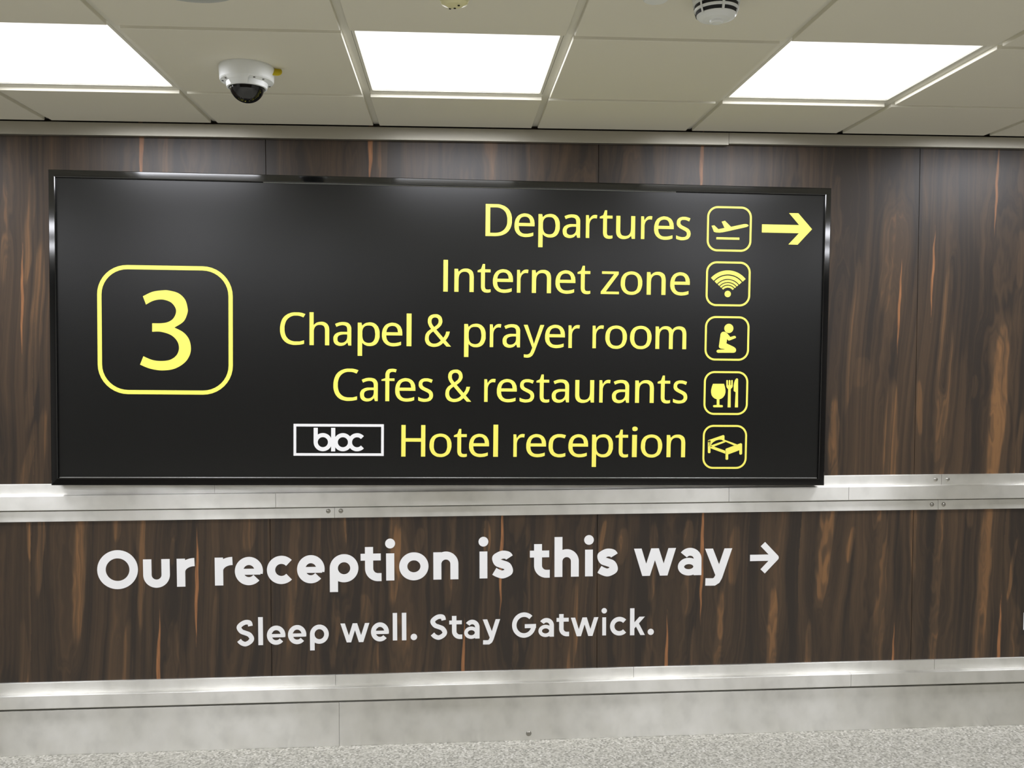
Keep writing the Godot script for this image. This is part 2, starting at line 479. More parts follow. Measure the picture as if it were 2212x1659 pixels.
func make_ceiling() -> void:
	var ceil := struct("ceiling", cbox(Vector3(X0 - 0.2, 2.45, -0.2), Vector3(X1 + 0.2, 2.55, ZB + 0.2), 0.0), M.slab)
	var g := 0.012
	var lit := {}
	for k in 7: lit[Vector2i(-6 + 2 * k, 0)] = true
	for j: int in [-5, -3, 3, 5]: lit[Vector2i(j, 4)] = true
	for j: int in [-6, -4, -2, 2, 4, 6]: lit[Vector2i(j, 6)] = true  # unseen row, added to even out the light down the wall
	for k in 6: lit[Vector2i(-5 + 2 * k, 8)] = true  # also an added row, sends more light to the lower wall
	var full := cbox(Vector3(-0.3 + g, 0, -0.3 + g), Vector3(0.3 - g, 0.02, 0.3 - g), 0.0012)
	var edge := cbox(Vector3(-0.3 + g, 0, 0.03), Vector3(0.3 - g, 0.02, ROW0 - 0.3 - g), 0.0012)
	for j in range(-7, 8):
		var x := COL0 + 0.6 * j
		obj("tile", edge, M.tile, ceil, Vector3(x, CEIL, 0))
		for row in 10:
			if lit.has(Vector2i(j, row)): continue
			obj("tile", full, M.tile, ceil, Vector3(x, CEIL, ROW0 + 0.6 * row))
	# grid bars: main runners across the corridor, cross bars along it
	for j in range(-8, 8):
		var x := COL0 + 0.3 + 0.6 * j
		obj("grid_bar", cbox(Vector3(x - 0.0125, GRID_Y, 0.005), Vector3(x + 0.0125, GRID_Y + 0.035, ZB), 0.0008), M.bar, ceil)
	for row in 11:
		var z := ROW0 - 0.3 + 0.6 * row
		for j in range(-7, 8):
			var x := COL0 + 0.6 * j
			obj("cross_bar", cbox(Vector3(x - 0.2875, GRID_Y, z - 0.0125), Vector3(x + 0.2875, GRID_Y + 0.035, z + 0.0125), 0.0008), M.bar, ceil)
	ceiling_light(-2, 0, "bright square ceiling light panel between the security camera and the sign's numbered end")
	ceiling_light(0, 0, "bright square ceiling light panel between security camera and smoke detector")
	ceiling_light(2, 0, "bright square ceiling light panel above the Departures arrow of the sign")
	for j: int in [-6, -4, 4, 6]: ceiling_light(j, 0, "bright square ceiling light panel near the wood wall, away from the sign")
	for e: Array in [[4, [-5, -3, 3, 5], "over the middle of the corridor"], [6, [-6, -4, -2, 2, 4, 6], "added out of view to brighten the lower wall, past the corridor middle"], [8, [-5, -3, -1, 1, 3, 5], "added out of view to brighten the lower wall, beside the dark wall opposite"]]:
		for j: int in e[1]: ceiling_light(j, e[0], "bright square ceiling light panel " + e[2])

# ---------------------------------------------------------------- walls, floor, rails
func rail(called: String, prof: Array, cuts: Array, parent: Node) -> void:
	for k in cuts.size() - 1:
		obj(called, sweep_x(prof, cuts[k] + 0.0006, cuts[k + 1] - 0.0006), M.steel, parent)

func box_prof(z0: float, z1: float, y0: float, y1: float, r: float) -> Array:
	return [Vector2(z0, y0), Vector2(z1 - r, y0), Vector2(z1 - r * 0.3, y0 + r * 0.3), Vector2(z1, y0 + r), Vector2(z1, y1 - r), Vector2(z1 - r * 0.3, y1 - r * 0.3), Vector2(z1 - r, y1), Vector2(z0, y1)]

func make_shell() -> void:
	struct("floor", cbox(Vector3(X0 - 0.2, -0.15, -0.2), Vector3(X1 + 0.2, 0.0, ZB + 0.2), 0.0), M.floor)
	var wall := struct("wall_front", cbox(Vector3(X0 - 0.2, 0.0, -0.2), Vector3(X1 + 0.2, 2.45, -0.012), 0.0), M.slab)
	struct("wall_back", cbox(Vector3(X0 - 0.2, 0.0, ZB), Vector3(X1 + 0.2, 2.45, ZB + 0.2), 0.0), M.dark_panel)
	struct("wall_left", cbox(Vector3(X0 - 0.2, 0.0, -0.012), Vector3(X0, 2.45, ZB), 0.0), M.paint)
	struct("wall_right", cbox(Vector3(X1, 0.0, -0.012), Vector3(X1 + 0.2, 2.45, ZB), 0.0), M.paint)
	var joints := [X0, -3.27, -1.985, -0.695, 0.577, 1.869, 3.15, X1]
	for k in joints.size() - 1:
		var a: float = joints[k] + 0.0008
		var b: float = joints[k + 1] - 0.0008
		obj("panel", wood_panel(Vector3(a, 0.967, -0.012), Vector3(b, 2.40, 0)), M.wood, wall)
		obj("panel", wood_panel(Vector3(a, 0.20, -0.012), Vector3(b, 0.964, 0)), M.wood, wall)
	# metal edge between ceiling and wall
	var t1 := Node3D.new()
	t1.name = "trim_1"
	add_child(t1)
	tag(t1, "", "", "", "structure")
	for s: Array in [[X0, 1.083, 2.3388], [1.083, X1, 2.3435]]:
		obj("edge_profile", sweep_x(box_prof(0.0, 0.027, s[2], 2.3865, 0.0012), s[0] + 0.0006, s[1] - 0.0006), M.trim, t1)
	# crash rail below the sign: a flat flange above and below a raised band
	var t2 := Node3D.new()
	t2.name = "trim_2"
	add_child(t2)
	tag(t2, "", "", "", "structure")
	rail("upper_flange", box_prof(0.0, 0.008, 0.990, 1.0385, 0.001), [X0, -0.9, 1.979, X1], t2)
	rail("raised_band", box_prof(0.0, 0.026, 0.9405, 0.9975, 0.003), [X0, -2.6, -0.668, 1.098, 1.586, X1], t2)
	rail("lower_flange", box_prof(0.0, 0.008, 0.8955, 0.9350, 0.001), [X0, -2.8, -0.448, 1.967, X1], t2)
	var st := begin()
	add_lathe(st, [Vector2(0, 0.005), Vector2(0.003, 0.0048), Vector2(0.0065, 0.0035), Vector2(0.0085, 0.0008), Vector2(0.0088, 0)], 20)
	var screw := st.commit()
	for p: Vector2 in [Vector2(-0.472, 0.922), Vector2(-0.424, 0.922), Vector2(1.955, 1.0185), Vector2(2.005, 1.0185), Vector2(1.941, 0.9165), Vector2(1.99, 0.9165), Vector2(-2.82, 0.922), Vector2(-2.77, 0.922)]:
		var s := obj("screw", screw, M.screw, t2, Vector3(p.x, p.y, 0.008))
		s.rotation_degrees.x = 90
	# lower rail over the plinth
	var t3 := Node3D.new()
	t3.name = "trim_3"
	add_child(t3)
	tag(t3, "", "", "", "structure")
	rail("flange", box_prof(0.0, 0.008, 0.228, 0.2795, 0.001), [X0, -2.6, -0.450, 0.723, 1.965, X1], t3)
	rail("raised_band", box_prof(0.0, 0.032, 0.1865, 0.2395, 0.003), [X0, -2.2, 1.604, X1], t3)
	# steel plinth sheets down to the floor
	var t4 := Node3D.new()
	t4.name = "baseboard_front"
	add_child(t4)
	tag(t4, "", "", "", "structure")
	rail("sheet", box_prof(-0.012, 0.012, 0.0, 0.1730, 0.0008), [X0, -2.5, -0.437, 2.45, X1], t4)
	var stud := obj("stud", lathe([Vector2(0, 0.004), Vector2(0.006, 0.0036), Vector2(0.0105, 0.0012), Vector2(0.011, 0)], 24), M.screw, t4, Vector3(0.304, 0.027, 0.012))
	stud.rotation_degrees.x = 90

# ---------------------------------------------------------------- the directory sign
const CAP := 119.8        # cap height of the sign's lettering, mm
const LETTER_W := {"D": 100.0, "e": 76.5, "p": 82.0, "a": 67.0, "r": 43.5, "t": 50.0, "u": 73.5, "s": 56.5, "z": 70.5, "o": 84.0, "n": 73.5, "m": 121.0, "y": 79.0, "C": 94.0, "h": 73.5, "l": 18.3, "&": 99.0, "f": 57.5, "H": 91.0, "c": 67.0, "i": 21.0}

func sign_line(parent: Node, text: String, xs: Array, base: float, font: Font) -> void:
	var em := CAP / 0.714
	var ruler := TextMesh.new()
	ruler.font = font
	ruler.font_size = 100
	ruler.pixel_size = em / 100.0 * 0.001
	ruler.depth = 0.0008
	ruler.text = "H"
	var foot: float = ruler.get_aabb().position.y
	var line := Node3D.new()
	line.name = "text_line"
	parent.add_child(line, true)
	line.position = Vector3(0, base * 0.001, SIGN_FACE + 0.0004)
	tag(line, "yellow lettering reading " + text, "")
	var made := {}
	for k in text.length():
		var ch := text[k]
		if ch == " ": continue
		if not made.has(ch):
			var t := TextMesh.new()
			t.font = font
			t.font_size = 100
			t.pixel_size = em / 100.0 * 0.001
			t.depth = 0.0008
			t.curve_step = 0.4
			t.text = ch
			made[ch] = t
		if ch == "I":      # the typeface's capital I has serifs, the sign's is a plain bar
			var bar := begin()
			ribbon(bar, PackedVector2Array([Vector2(xs[k] * 0.001 + 0.0085, 0), Vector2(xs[k] * 0.001 + 0.0085, CAP * 0.001)]), 0.017, false, -0.0004, 0.0004)
			obj("letter", bar.commit(), M.yellow, line)
			continue
		var tm: TextMesh = made[ch]
		var low: bool = ch == ch.to_lower() and ch != "&"
		var sy := 0.957 if low else 1.0
		var sx: float = LETTER_W[ch] * 0.001 / tm.get_aabb().size.x
		var o := obj("letter", tm, M.yellow, line)
		o.scale = Vector3(sx, sy, 1)
		o.position = Vector3(xs[k] * 0.001 - tm.get_aabb().position.x * sx, -foot * sy, 0)

const SIGN_FACE := 0.0475   # z of the sign's printed face over the sign's back

func make_sign() -> void:
	var t := thing("directory_sign", "large black framed directory sign with yellow lettering on wood wall", "sign", Vector3(0.001, 1.6063, 0.012))
	t.rotation.z = -0.01146
	obj("panel", cbox(Vector3(-1.450, -0.556, 0.02), Vector3(1.450, 0.556, SIGN_FACE), 0.0005), M.sign, t)
	var w := 1.471
	var h := 0.580
	var wi := 1.4475
	var hi := 0.5535
	var zf := 0.058
	# four mitred frame rails: outer corner, inner corner, back to front
	for side in 4:
		var st := begin()
		var o := [Vector2(-w, h), Vector2(w, h), Vector2(w, -h), Vector2(-w, -h)]
		var i := [Vector2(-wi, hi), Vector2(wi, hi), Vector2(wi, -hi), Vector2(-wi, -hi)]
		var a: Vector2 = o[side]
		var b: Vector2 = o[(side + 1) % 4]
		var c: Vector2 = i[(side + 1) % 4]
		var d: Vector2 = i[side]
		var out2 := [Vector2(0, 1), Vector2(1, 0), Vector2(0, -1), Vector2(-1, 0)][side] as Vector2
		var out := Vector3(out2.x, out2.y, 0)
		var c1 := 0.0022
		var e := func(p: Vector2, q: Vector2, k: float) -> Vector2:   # p moved towards q by the chamfer
			return p + Vector2(signf(q.x - p.x), signf(q.y - p.y)) * k
		var a2: Vector2 = e.call(a, d, c1)
		var b2: Vector2 = e.call(b, c, c1)
		var c2: Vector2 = e.call(c, b, c1)
		var d2: Vector2 = e.call(d, a, c1)
		var v := func(p: Vector2, z: float) -> Vector3: return Vector3(p.x, p.y, z)
		var zo := zf - (0.00036 if side != 2 else 0.0)      # the face falls slightly towards the outer edge
		var face := Vector3(0, 0, 1) + out * ((0.00036 if side != 2 else 0.0) / (0.0235 - 2.0 * c1))
		quad(st, v.call(a2, zo), v.call(b2, zo), v.call(c2, zf), v.call(d2, zf), face)
		quad(st, v.call(a, zf - c1), v.call(b, zf - c1), v.call(b2, zo), v.call(a2, zo), out + Vector3(0, 0, 1))
		quad(st, v.call(d, zf - c1), v.call(c, zf - c1), v.call(c2, zf), v.call(d2, zf), -out + Vector3(0, 0, 1))
		quad(st, v.call(a, 0.0), v.call(b, 0.0), v.call(b, zf - c1), v.call(a, zf - c1), out)
		quad(st, v.call(d, 0.0), v.call(c, 0.0), v.call(c, zf - c1), v.call(d, zf - c1), -out)
		quad(st, v.call(a, 0.0), v.call(b, 0.0), v.call(c, 0.0), v.call(d, 0.0), Vector3(0, 0, -1))
		obj("frame_rail", st.commit(), M.frame, t)
	# bright strips standing in for the highlight on the frame's inner edge
	obj("edge_highlight", cbox(Vector3(-1.444, -0.5535, SIGN_FACE), Vector3(1.444, -0.5505, SIGN_FACE + 0.004), 0.0008), M.glint, t)
	obj("edge_highlight", cbox(Vector3(-0.70, 0.5515, SIGN_FACE), Vector3(0.86, 0.5535, SIGN_FACE + 0.003), 0.0006), M.glint, t)
	obj("mounting_batten", cbox(Vector3(-1.3, 0.25, -0.012), Vector3(1.3, 0.33, 0.02), 0.001), M.frame, t)
	obj("mounting_batten", cbox(Vector3(-1.3, -0.33, -0.012), Vector3(1.3, -0.25, 0.02), 0.001), M.frame, t)
	var font := SystemFont.new()
	font.font_names = PackedStringArray(["Droid Sans"])
	sign_line(t, "Departures", [129.0, 239.2, 330.5, 423.8, 512.9, 566.1, 629.9, 726.5, 777.4, 863.9], 370.6, font)
	sign_line(t, "Internet zone", [-28.9, 12.8, 100.6, 159.1, 251.0, 308.2, 398.9, 483.4, 0, 574.0, 650.9, 752.6, 844.4], 157.8, font)
	sign_line(t, "Chapel & prayer room", [-638.6, -529.4, -440.7, -349.8, -259.0, -166.3, 0, -96.8, 0, 51.6, 149.3, 198.3, 278.7, 361.3, 451.6, 0, 544.8, 594.5, 690.7, 790.3], -50.7, font)
	sign_line(t, "Cafes & restaurants", [-440.2, -340.5, -260.0, -208.1, -121.0, 0, -18.1, 0, 130.0, 178.5, 265.8, 330.3, 389.8, 480.5, 574.2, 623.7, 714.1, 802.0, 863.2], -260.2, font)
	sign_line(t, "Hotel reception", [-183.8, -77.0, 15.9, 74.1, 166.8, 0, 244.1, 293.7, 380.1, 457.0, 548.7, 640.4, 705.5, 740.1, 841.6], -471.2, font)
	# the five pictograms, each an outlined square with its picture
	var zz := SIGN_FACE
	var z1 := SIGN_FACE + 0.0008
	var pics := ["aeroplane taking off", "wireless waves", "kneeling person", "wine glass, fork and knife", "bed"]
	var ys := [[502.6, 329.0], [290.5, 117.8], [79.2, -93.2], [-134.4, -305.0], [-344.3, -516.4]]
	var frames := []
	for k in 5:
		var st := begin()
		var q := 0.00375
		ribbon(st, round_rect(Vector2(0.9842 + q, ys[k][1] * 0.001 + q), Vector2(1.1602 - q, ys[k][0] * 0.001 - q), 0.038), 0.0075, true, zz, z1)
		var f := obj("pictogram", st.commit(), M.yellow, t)
		tag(f, "yellow outlined pictogram of " + pics[k], "")
		frames.append(f)
	var st := begin()
	fill(st, mm([[1001.8, 426.9], [1012.6, 428.9], [1029.2, 414.2], [1053.4, 419.4], [1041.4, 443.4], [1054.2, 447.2], [1078.7, 424.3], [1130.7, 436.1], [1138.6, 436.2], [1145.1, 434.0], [1148.1, 430.6], [1145.3, 427.4], [1137.5, 424.1], [1049.2, 403.2], [1034.9, 401.1], [1020.6, 401.5], [1012.0, 403.7]]), zz, z1)
	obj("aeroplane", st.commit(), M.yellow, frames[0])
	st = begin()
	ribbon(st, mm([[1021.8, 379.2], [1112.6, 379.2]]), 0.0085, false, zz, z1)
	obj("runway", st.commit(), M.yellow, frames[0])
	var dot := Vector2(1.0712, 0.1653)
	for b: Array in [[91, 75.6], [71, 58], [54, 46], [42.3, 35.6], [31.8, 24.6]]:
		st = begin()
		ribbon(st, arc(dot, (b[0] + b[1]) * 0.0005, (b[0] + b[1]) * 0.0005, 40, 138, 24), (b[0] - b[1]) * 0.001, false, zz, z1)
		obj("wave", st.commit(), M.yellow, frames[1])
	st = begin()
	fill(st, ring(dot, 0.0125, 0.0125, 28), zz, z1)
	obj("dot", st.commit(), M.yellow, frames[1])
	st = begin()
	fill(st, ring(Vector2(1.0785, 0.032), 0.018, 0.018, 32), zz, z1)
	obj("figure_head", st.commit(), M.yellow, frames[2])
	st = begin()
	fill(st, mm([[1046.3, 9.5], [1048.8, 14.0], [1052.3, 17.6], [1057.3, 18.8], [1063.0, 18.6], [1068.8, 15.4], [1074.7, 10.5], [1085.0, -1.3], [1100.0, 3.4], [1105.1, 2.5], [1107.7, -1.3], [1106.7, -5.0], [1081.7, -15.1], [1078.1, -15.2], [1072.2, -9.2], [1070.2, -26.1], [1098.8, -38.9], [1106.1, -44.0], [1109.1, -50.4], [1108.5, -56.0], [1105.0, -60.6], [1100.0, -62.4], [1037.5, -63.1], [1033.4, -61.0], [1031.3, -57.1], [1033.2, -53.3], [1037.2, -51.1], [1058.7, -50.2], [1065.9, -48.7], [1058.7, -48.1], [1047.2, -46.5], [1042.1, -43.3], [1040.5, -38.4]]), zz, z1)
	obj("figure_body", st.commit(), M.yellow, frames[2])
	st = begin()
	fill(st, mm([[1020.2, -183.9], [1064.0, -183.5], [1068.2, -196.5], [1070.5, -209.6], [1070.4, -217.4], [1067.6, -227.9], [1061.8, -236.4], [1054.6, -241.7], [1047.0, -244.0], [1047.5, -266.2], [1059.8, -266.9], [1061.8, -270.8], [1059.9, -275.3], [1024.1, -275.5], [1022.0, -271.1], [1023.9, -267.1], [1036.7, -266.3], [1036.3, -244.1], [1028.7, -241.6], [1021.2, -236.1], [1015.8, -228.3], [1013.3, -217.8], [1013.4, -207.4], [1016.4, -194.3]]), zz, z1)
	obj("wine_glass", st.commit(), M.yellow, frames[3])
	st = begin()
	fill(st, mm([[1073.0, -170.4], [1076.0, -168.4], [1079.3, -170.4], [1079.6, -188.9], [1082.7, -188.9], [1082.6, -170.3], [1085.9, -168.3], [1089.2, -170.3], [1089.6, -188.8], [1092.4, -188.8], [1092.3, -170.2], [1095.3, -168.3], [1098.5, -170.2], [1098.8, -193.7], [1096.2, -198.9], [1091.0, -203.6], [1092.3, -275.4], [1080.2, -275.5], [1080.8, -204.3], [1075.6, -199.1], [1073.5, -193.2]]), zz, z1)
	obj("fork", st.commit(), M.yellow, frames[3])
	st = begin()
	fill(st, mm([[1119.5, -164.8], [1117.4, -162.5], [1114.1, -161.6], [1110.8, -163.6], [1106.3, -171.4], [1103.8, -180.6], [1102.7, -191.1], [1103.1, -210.0], [1105.2, -213.2], [1110.8, -215.8], [1108.9, -275.3], [1121.6, -275.3]]), zz, z1)
	obj("knife", st.commit(), M.yellow, frames[3])
	st = begin()
	for poly: Array in [[[1004.4, -406.9], [1014.8, -404.9], [1015.7, -452.1], [1013.8, -454.4], [1010.7, -455.3], [1007.1, -454.4], [1005.3, -452.1]],
			[[1004.4, -406.9], [1006.1, -404.2], [1065.6, -383.7], [1070.0, -386.3], [1070.4, -402.7], [1065.4, -406.6], [1060.0, -402.7], [1049.3, -401.8], [1036.0, -405.4], [1025.5, -412.0], [1019.7, -418.6], [1016.5, -425.8], [1007.3, -429.8]],
			[[1015.2, -425.2], [1066.7, -407.3], [1075.5, -411.2], [1025.9, -430.4]], [[1066.7, -406.6], [1069.9, -402.0], [1123.0, -420.9], [1111.1, -425.5]],
			[[1013.9, -429.8], [1027.9, -428.7], [1076.9, -446.0], [1077.1, -457.8], [1014.0, -435.3]],
			[[1075.4, -439.4], [1078.0, -436.8], [1121.0, -420.9], [1136.3, -415.2], [1141.0, -418.2], [1141.9, -457.0], [1139.3, -459.9], [1135.9, -460.7], [1132.6, -459.6], [1130.8, -457.0], [1130.5, -443.2], [1086.5, -459.7], [1086.9, -478.1], [1084.9, -480.5], [1081.6, -481.2], [1077.9, -480.1], [1076.2, -478.2]]]:
		fill(st, mm(poly), zz, z1)
	obj("bed", st.commit(), M.yellow, frames[4])
	# arrow, number in its rounded square, logo in its box
	st = begin()
	fill(st, mm([[1201.0, 436.5], [1348.7, 436.5], [1307.5, 481.9], [1344.5, 482.0], [1400.5, 421.5], [1344.5, 360.6], [1307.5, 360.6], [1348.7, 405.0], [1201.0, 405.0]]), zz, z1)
	tag(obj("arrow", st.commit(), M.yellow, t), "yellow arrow pointing right", "")
	st = begin()
	ribbon(st, round_rect(Vector2(-1.2961, -0.2326), Vector2(-0.8203, 0.2301), 0.102), 0.0156, true, zz, z1)
	var num := obj("number_frame", st.commit(), M.yellow, t)
	st = begin()
	var outer := []
	for q: Array in [[-1151.1, -130.0], [-1115.8, -144.5], [-1071.0, -151.1], [-1026.1, -144.3], [-989.8, -122.0], [-970.6, -93.5], [-966.0, -63.4], [-973.8, -31.7], [-994.5, -7.3], [-1025.4, 8.9]]: outer.append(Vector2(q[0], q[1]) * 0.001)
	var digit := smooth(outer, 5)
	var part := []
	for q: Array in [[-1025.4, 9.1], [-992.6, 31.6], [-978.6, 61.7], [-977.5, 82.9], [-987.1, 114.4], [-1011.1, 136.9], [-1045.5, 146.2], [-1066.1, 146.6], [-1103.9, 140.7], [-1139.3, 123.4]]: part.append(Vector2(q[0], q[1]) * 0.001)
	digit.remove_at(digit.size() - 1)
	digit.append_array(smooth(part, 5))
	part = []
	for q: Array in [[-1128.2, 93.0], [-1101.3, 107.5], [-1069.7, 112.5], [-1038.8, 103.1], [-1021.7, 82.2], [-1020.0, 62.9], [-1030.5, 41.6], [-1049.5, 29.1], [-1073.6, 24.5], [-1106.2, 24.1]]: part.append(Vector2(q[0], q[1]) * 0.001)
	digit.append_array(smooth(part, 5))
	part = []
	for q: Array in [[-1106.4, -7.6], [-1075.5, -7.2], [-1039.4, -18.4], [-1017.0, -39.3], [-1009.2, -65.7], [-1017.3, -92.3], [-1039.8, -110.2], [-1070.9, -115.8], [-1105.3, -112.6], [-1138.9, -98.8]]: part.append(Vector2(q[0], q[1]) * 0.001)
	digit.append_array(smooth(part, 5))
	fill(st, digit, zz, z1)
	obj("digit", st.commit(), M.yellow, num)
	st = begin()
	ribbon(st, PackedVector2Array([Vector2(-0.5833, -0.3530), Vector2(-0.2550, -0.3530), Vector2(-0.2550, -0.4640), Vector2(-0.5833, -0.4640)]), 0.0100, true, zz, z1)
	var logo := obj("logo_box", st.commit(), M.white, t)
	tag(logo, "white outlined box with the word bloc", "")
	logo_letters(logo, Vector2(-0.5136, -0.4171), 1.0, zz, z1, 4)

# the rounded, touching letters of the logo, in the box's own size times s, from the left edge and the height of the bowls' centres
func logo_letters(parent: Node, at: Vector2, s: float, z0: float, z1: float, count: int) -> void:
	var r := 0.0268 * s
	var w := 0.0154 * s
	for k in count:
		var st := begin()
		if k == 0:
			ribbon(st, ring(at + Vector2(0.0347, 0) * s, r, r), w, true, z0, z1)
			ribbon(st, PackedVector2Array([at + Vector2(0.0079, 0.0545) * s, at + Vector2(0.0079, -0.001) * s]), w, false, z0, z1)
		elif k == 1:
			ribbon(st, PackedVector2Array([at + Vector2(0.0733, 0.0545) * s, at + Vector2(0.0733, -0.0350) * s]), w, false, z0, z1)
		elif k == 2:
			ribbon(st, ring(at + Vector2(0.1097, 0) * s, r, r), w, true, z0, z1)
		else:
			ribbon(st, arc(at + Vector2(0.1630, 0) * s, r, r, 42, 318, 40), w, false, z0, z1)
		obj("letter", st.commit(), M.white, parent)

# ---------------------------------------------------------------- white vinyl lettering on the wood
# strokes of one letter in units of the x-height: [points, width, closed, level start, level end]; W its width, H its full height, w the stroke
func glyph(ch: String, W: float, H: float, w: float) -> Array:
	var q := w / 2
	var V := func(x: float, y: float) -> Vector2: return Vector2(x, y)
	match ch:
		"o": return [[ring(Vector2(W / 2, 0.5), W / 2 - q, 0.5 - q), w, true]]
		"O": return [[ring(Vector2(W / 2, H / 2), W / 2 - q, H / 2 - q), w, true]]
		"c":
			return [[arc(Vector2(0.5, 0.5), 0.5 - q, 0.5 - q, 43, 317, 36), w, false]]
		"e":
			var ry := 0.5 - q
			var rx := W / 2 - q
			return [[arc(Vector2(W / 2, 0.5), rx, ry, -14, 318, 40), w, false], [PackedVector2Array([Vector2(q, 0.475), Vector2(W - q * 0.6, 0.475)]), w * 0.74, false]]
		"u":
			var rx := W / 2 - q
			var p := PackedVector2Array([Vector2(q, 1.0)])
			p.append_array(arc(Vector2(W / 2, rx + q), rx, rx, 180, 360, 20))
			p.append(Vector2(W - q, 1.0))
			return [[p, w, false]]
		"n", "h":
			var rx := W / 2 - q
			var p := arc(Vector2(W / 2, 1.0 - q - rx), rx, rx, 170, 0, 20)
			p.append(Vector2(W - q, 0))
			return [[PackedVector2Array([Vector2(q, 0), Vector2(q, H if ch == "h" else 0.98)]), w, false], [p, w, false]]
		"r":
			return [[PackedVector2Array([Vector2(q, 0), Vector2(q, 0.985)]), w, false], [arc(Vector2(W, 0.52), W - q, 0.48 - q, 180, 90, 14), w, false]]
		"p":
			return [[ring(Vector2(W / 2, 0.5), W / 2 - q, 0.5 - q), w, true], [PackedVector2Array([Vector2(q, 0.5), Vector2(q, -0.34)]), w, false]]
		"t":
			var xs := W * 0.21 + q
			var r := W - xs - 0.12
			var p := PackedVector2Array([Vector2(xs, H)])
			p.append_array(arc(Vector2(xs + r, r + q), r, r, 180, 270, 12))
			p.append(Vector2(W, q))
			return [[p, w, false], [PackedVector2Array([Vector2(0, 0.985 - w * 0.43), Vector2(W * 0.97, 0.985 - w * 0.43)]), w * 0.86, false]]
		"i": return [[PackedVector2Array([Vector2(W / 2, 0), Vector2(W / 2, 0.97)]), W, false]]
		"l": return [[PackedVector2Array([Vector2(W / 2, 0), Vector2(W / 2, H)]), W, false]]
		"s", "S":
			var T := H
			return [[smooth([Vector2(W - 0.13 * T, T * 0.80 - q * 0.35), Vector2(W * 0.74, T - q * 1.18), Vector2(W * 0.50, T - q), Vector2(W * 0.22 + q * 0.3, T * 0.90 - q * 0.8), Vector2(q * 1.08, T * 0.72), Vector2(W * 0.25 + q * 0.2, T * 0.575), Vector2(W * 0.5, T * 0.51), Vector2(W * 0.76 - q * 0.2, T * 0.44), Vector2(W - q, T * 0.29), Vector2(W * 0.79 - q * 0.2, T * 0.10 + q * 0.8), Vector2(W * 0.51, q), Vector2(W * 0.28, T * 0.05 + q), Vector2(0.09 * T, T * 0.19 + q * 0.5)], 6), w, false]]
		"w":
			var t := w * 0.55
			var v := [Vector2(t, 1), Vector2(0.295 * W, 0), Vector2(0.5 * W, 1), Vector2(0.705 * W, 0), Vector2(W - t, 1)]
			var out := []
			for k in 4: out.append([PackedVector2Array([v[k], v[k + 1]]), w * 0.93, false, true, true])
			return out
		"y":
			var t := w * 0.55
			return [[PackedVector2Array([Vector2(t, 1), Vector2(W * 0.53, 0.02)]), w * 0.95, false, true, true], [PackedVector2Array([Vector2(W - t, 1), Vector2(W * 0.51, -0.03), Vector2(W * 0.44, -0.16), Vector2(W * 0.34, -0.225), Vector2(W * 0.20, -0.225), Vector2(W * 0.03, -0.22)]), w * 0.95, false, true, false]]
		"a":
			var p := PackedVector2Array([Vector2(W - q, 0)])
			p.append_array(arc(Vector2(W * 0.52, 0.60), W * 0.48 - q, 0.40 - q, 0, 146, 22))
			return [[p, w, false], [ring(Vector2(W * 0.465, 0.315), W * 0.465 - q * 0.85, 0.33 - q * 0.85, 32), w * 0.80, true]]
		"G":
			var p := arc(Vector2(W * 0.5, H / 2), W * 0.5 - q, H / 2 - q, 46, 354, 40)
			return [[p, w, false], [PackedVector2Array([Vector2(W * 0.53, H * 0.455), Vector2(W, H * 0.455)]), w * 0.9, false]]
		"k":
			var t := w * 0.6
			return [[PackedVector2Array([Vector2(q, 0), Vector2(q, H)]), w, false], [PackedVector2Array([Vector2(q * 1.2, 0.42), Vector2(W - t * 1.3, 0.99)]), w * 0.92, false, false, true], [PackedVector2Array([Vector2(W * 0.42, 0.64), Vector2(W - t * 1.1, 0)]), w * 0.92, false, false, true]]
	return []

func vinyl(called: String, label: String, letters: Array, xh: float, w: float) -> Node3D:
	var t := thing(called, label, "lettering", Vector3.ZERO, "white vinyl lettering on the lower wood panels")
	for e: Array in letters:
		var st := begin()
		var ch: String = e[0]
		var scale_ := xh * 0.001
		if ch == ".":
			fill(st, ring(Vector2((e[1] + e[2]) * 0.0005, (e[3] + e[4]) * 0.0005), (e[2] - e[1]) * 0.0005, (e[2] - e[1]) * 0.0005, 24), 0.0004, 0.0014)
		else:
			var base: float = e[4] - xh if ch == "y" else e[3]
			var at := Vector2(e[1], base) * 0.001
			for s: Array in glyph(ch, (e[2] - e[1]) / xh, (e[4] - e[3]) / xh, w):
				var p := PackedVector2Array()
				for v: Vector2 in s[0]: p.append(at + v * scale_)
				ribbon(st, p, s[1] * scale_, s[2], 0.0004, 0.0014, s.size() > 3 and s[3], s.size() > 4 and s[4])
			if ch == "i":
				fill(st, ring(at + Vector2((e[2] - e[1]) * 0.0005, 1.32 * scale_), w * 0.615 * scale_, w * 0.615 * scale_, 28), 0.0004, 0.0014)
		obj("letter", st.commit(), M.white, t)
	return t

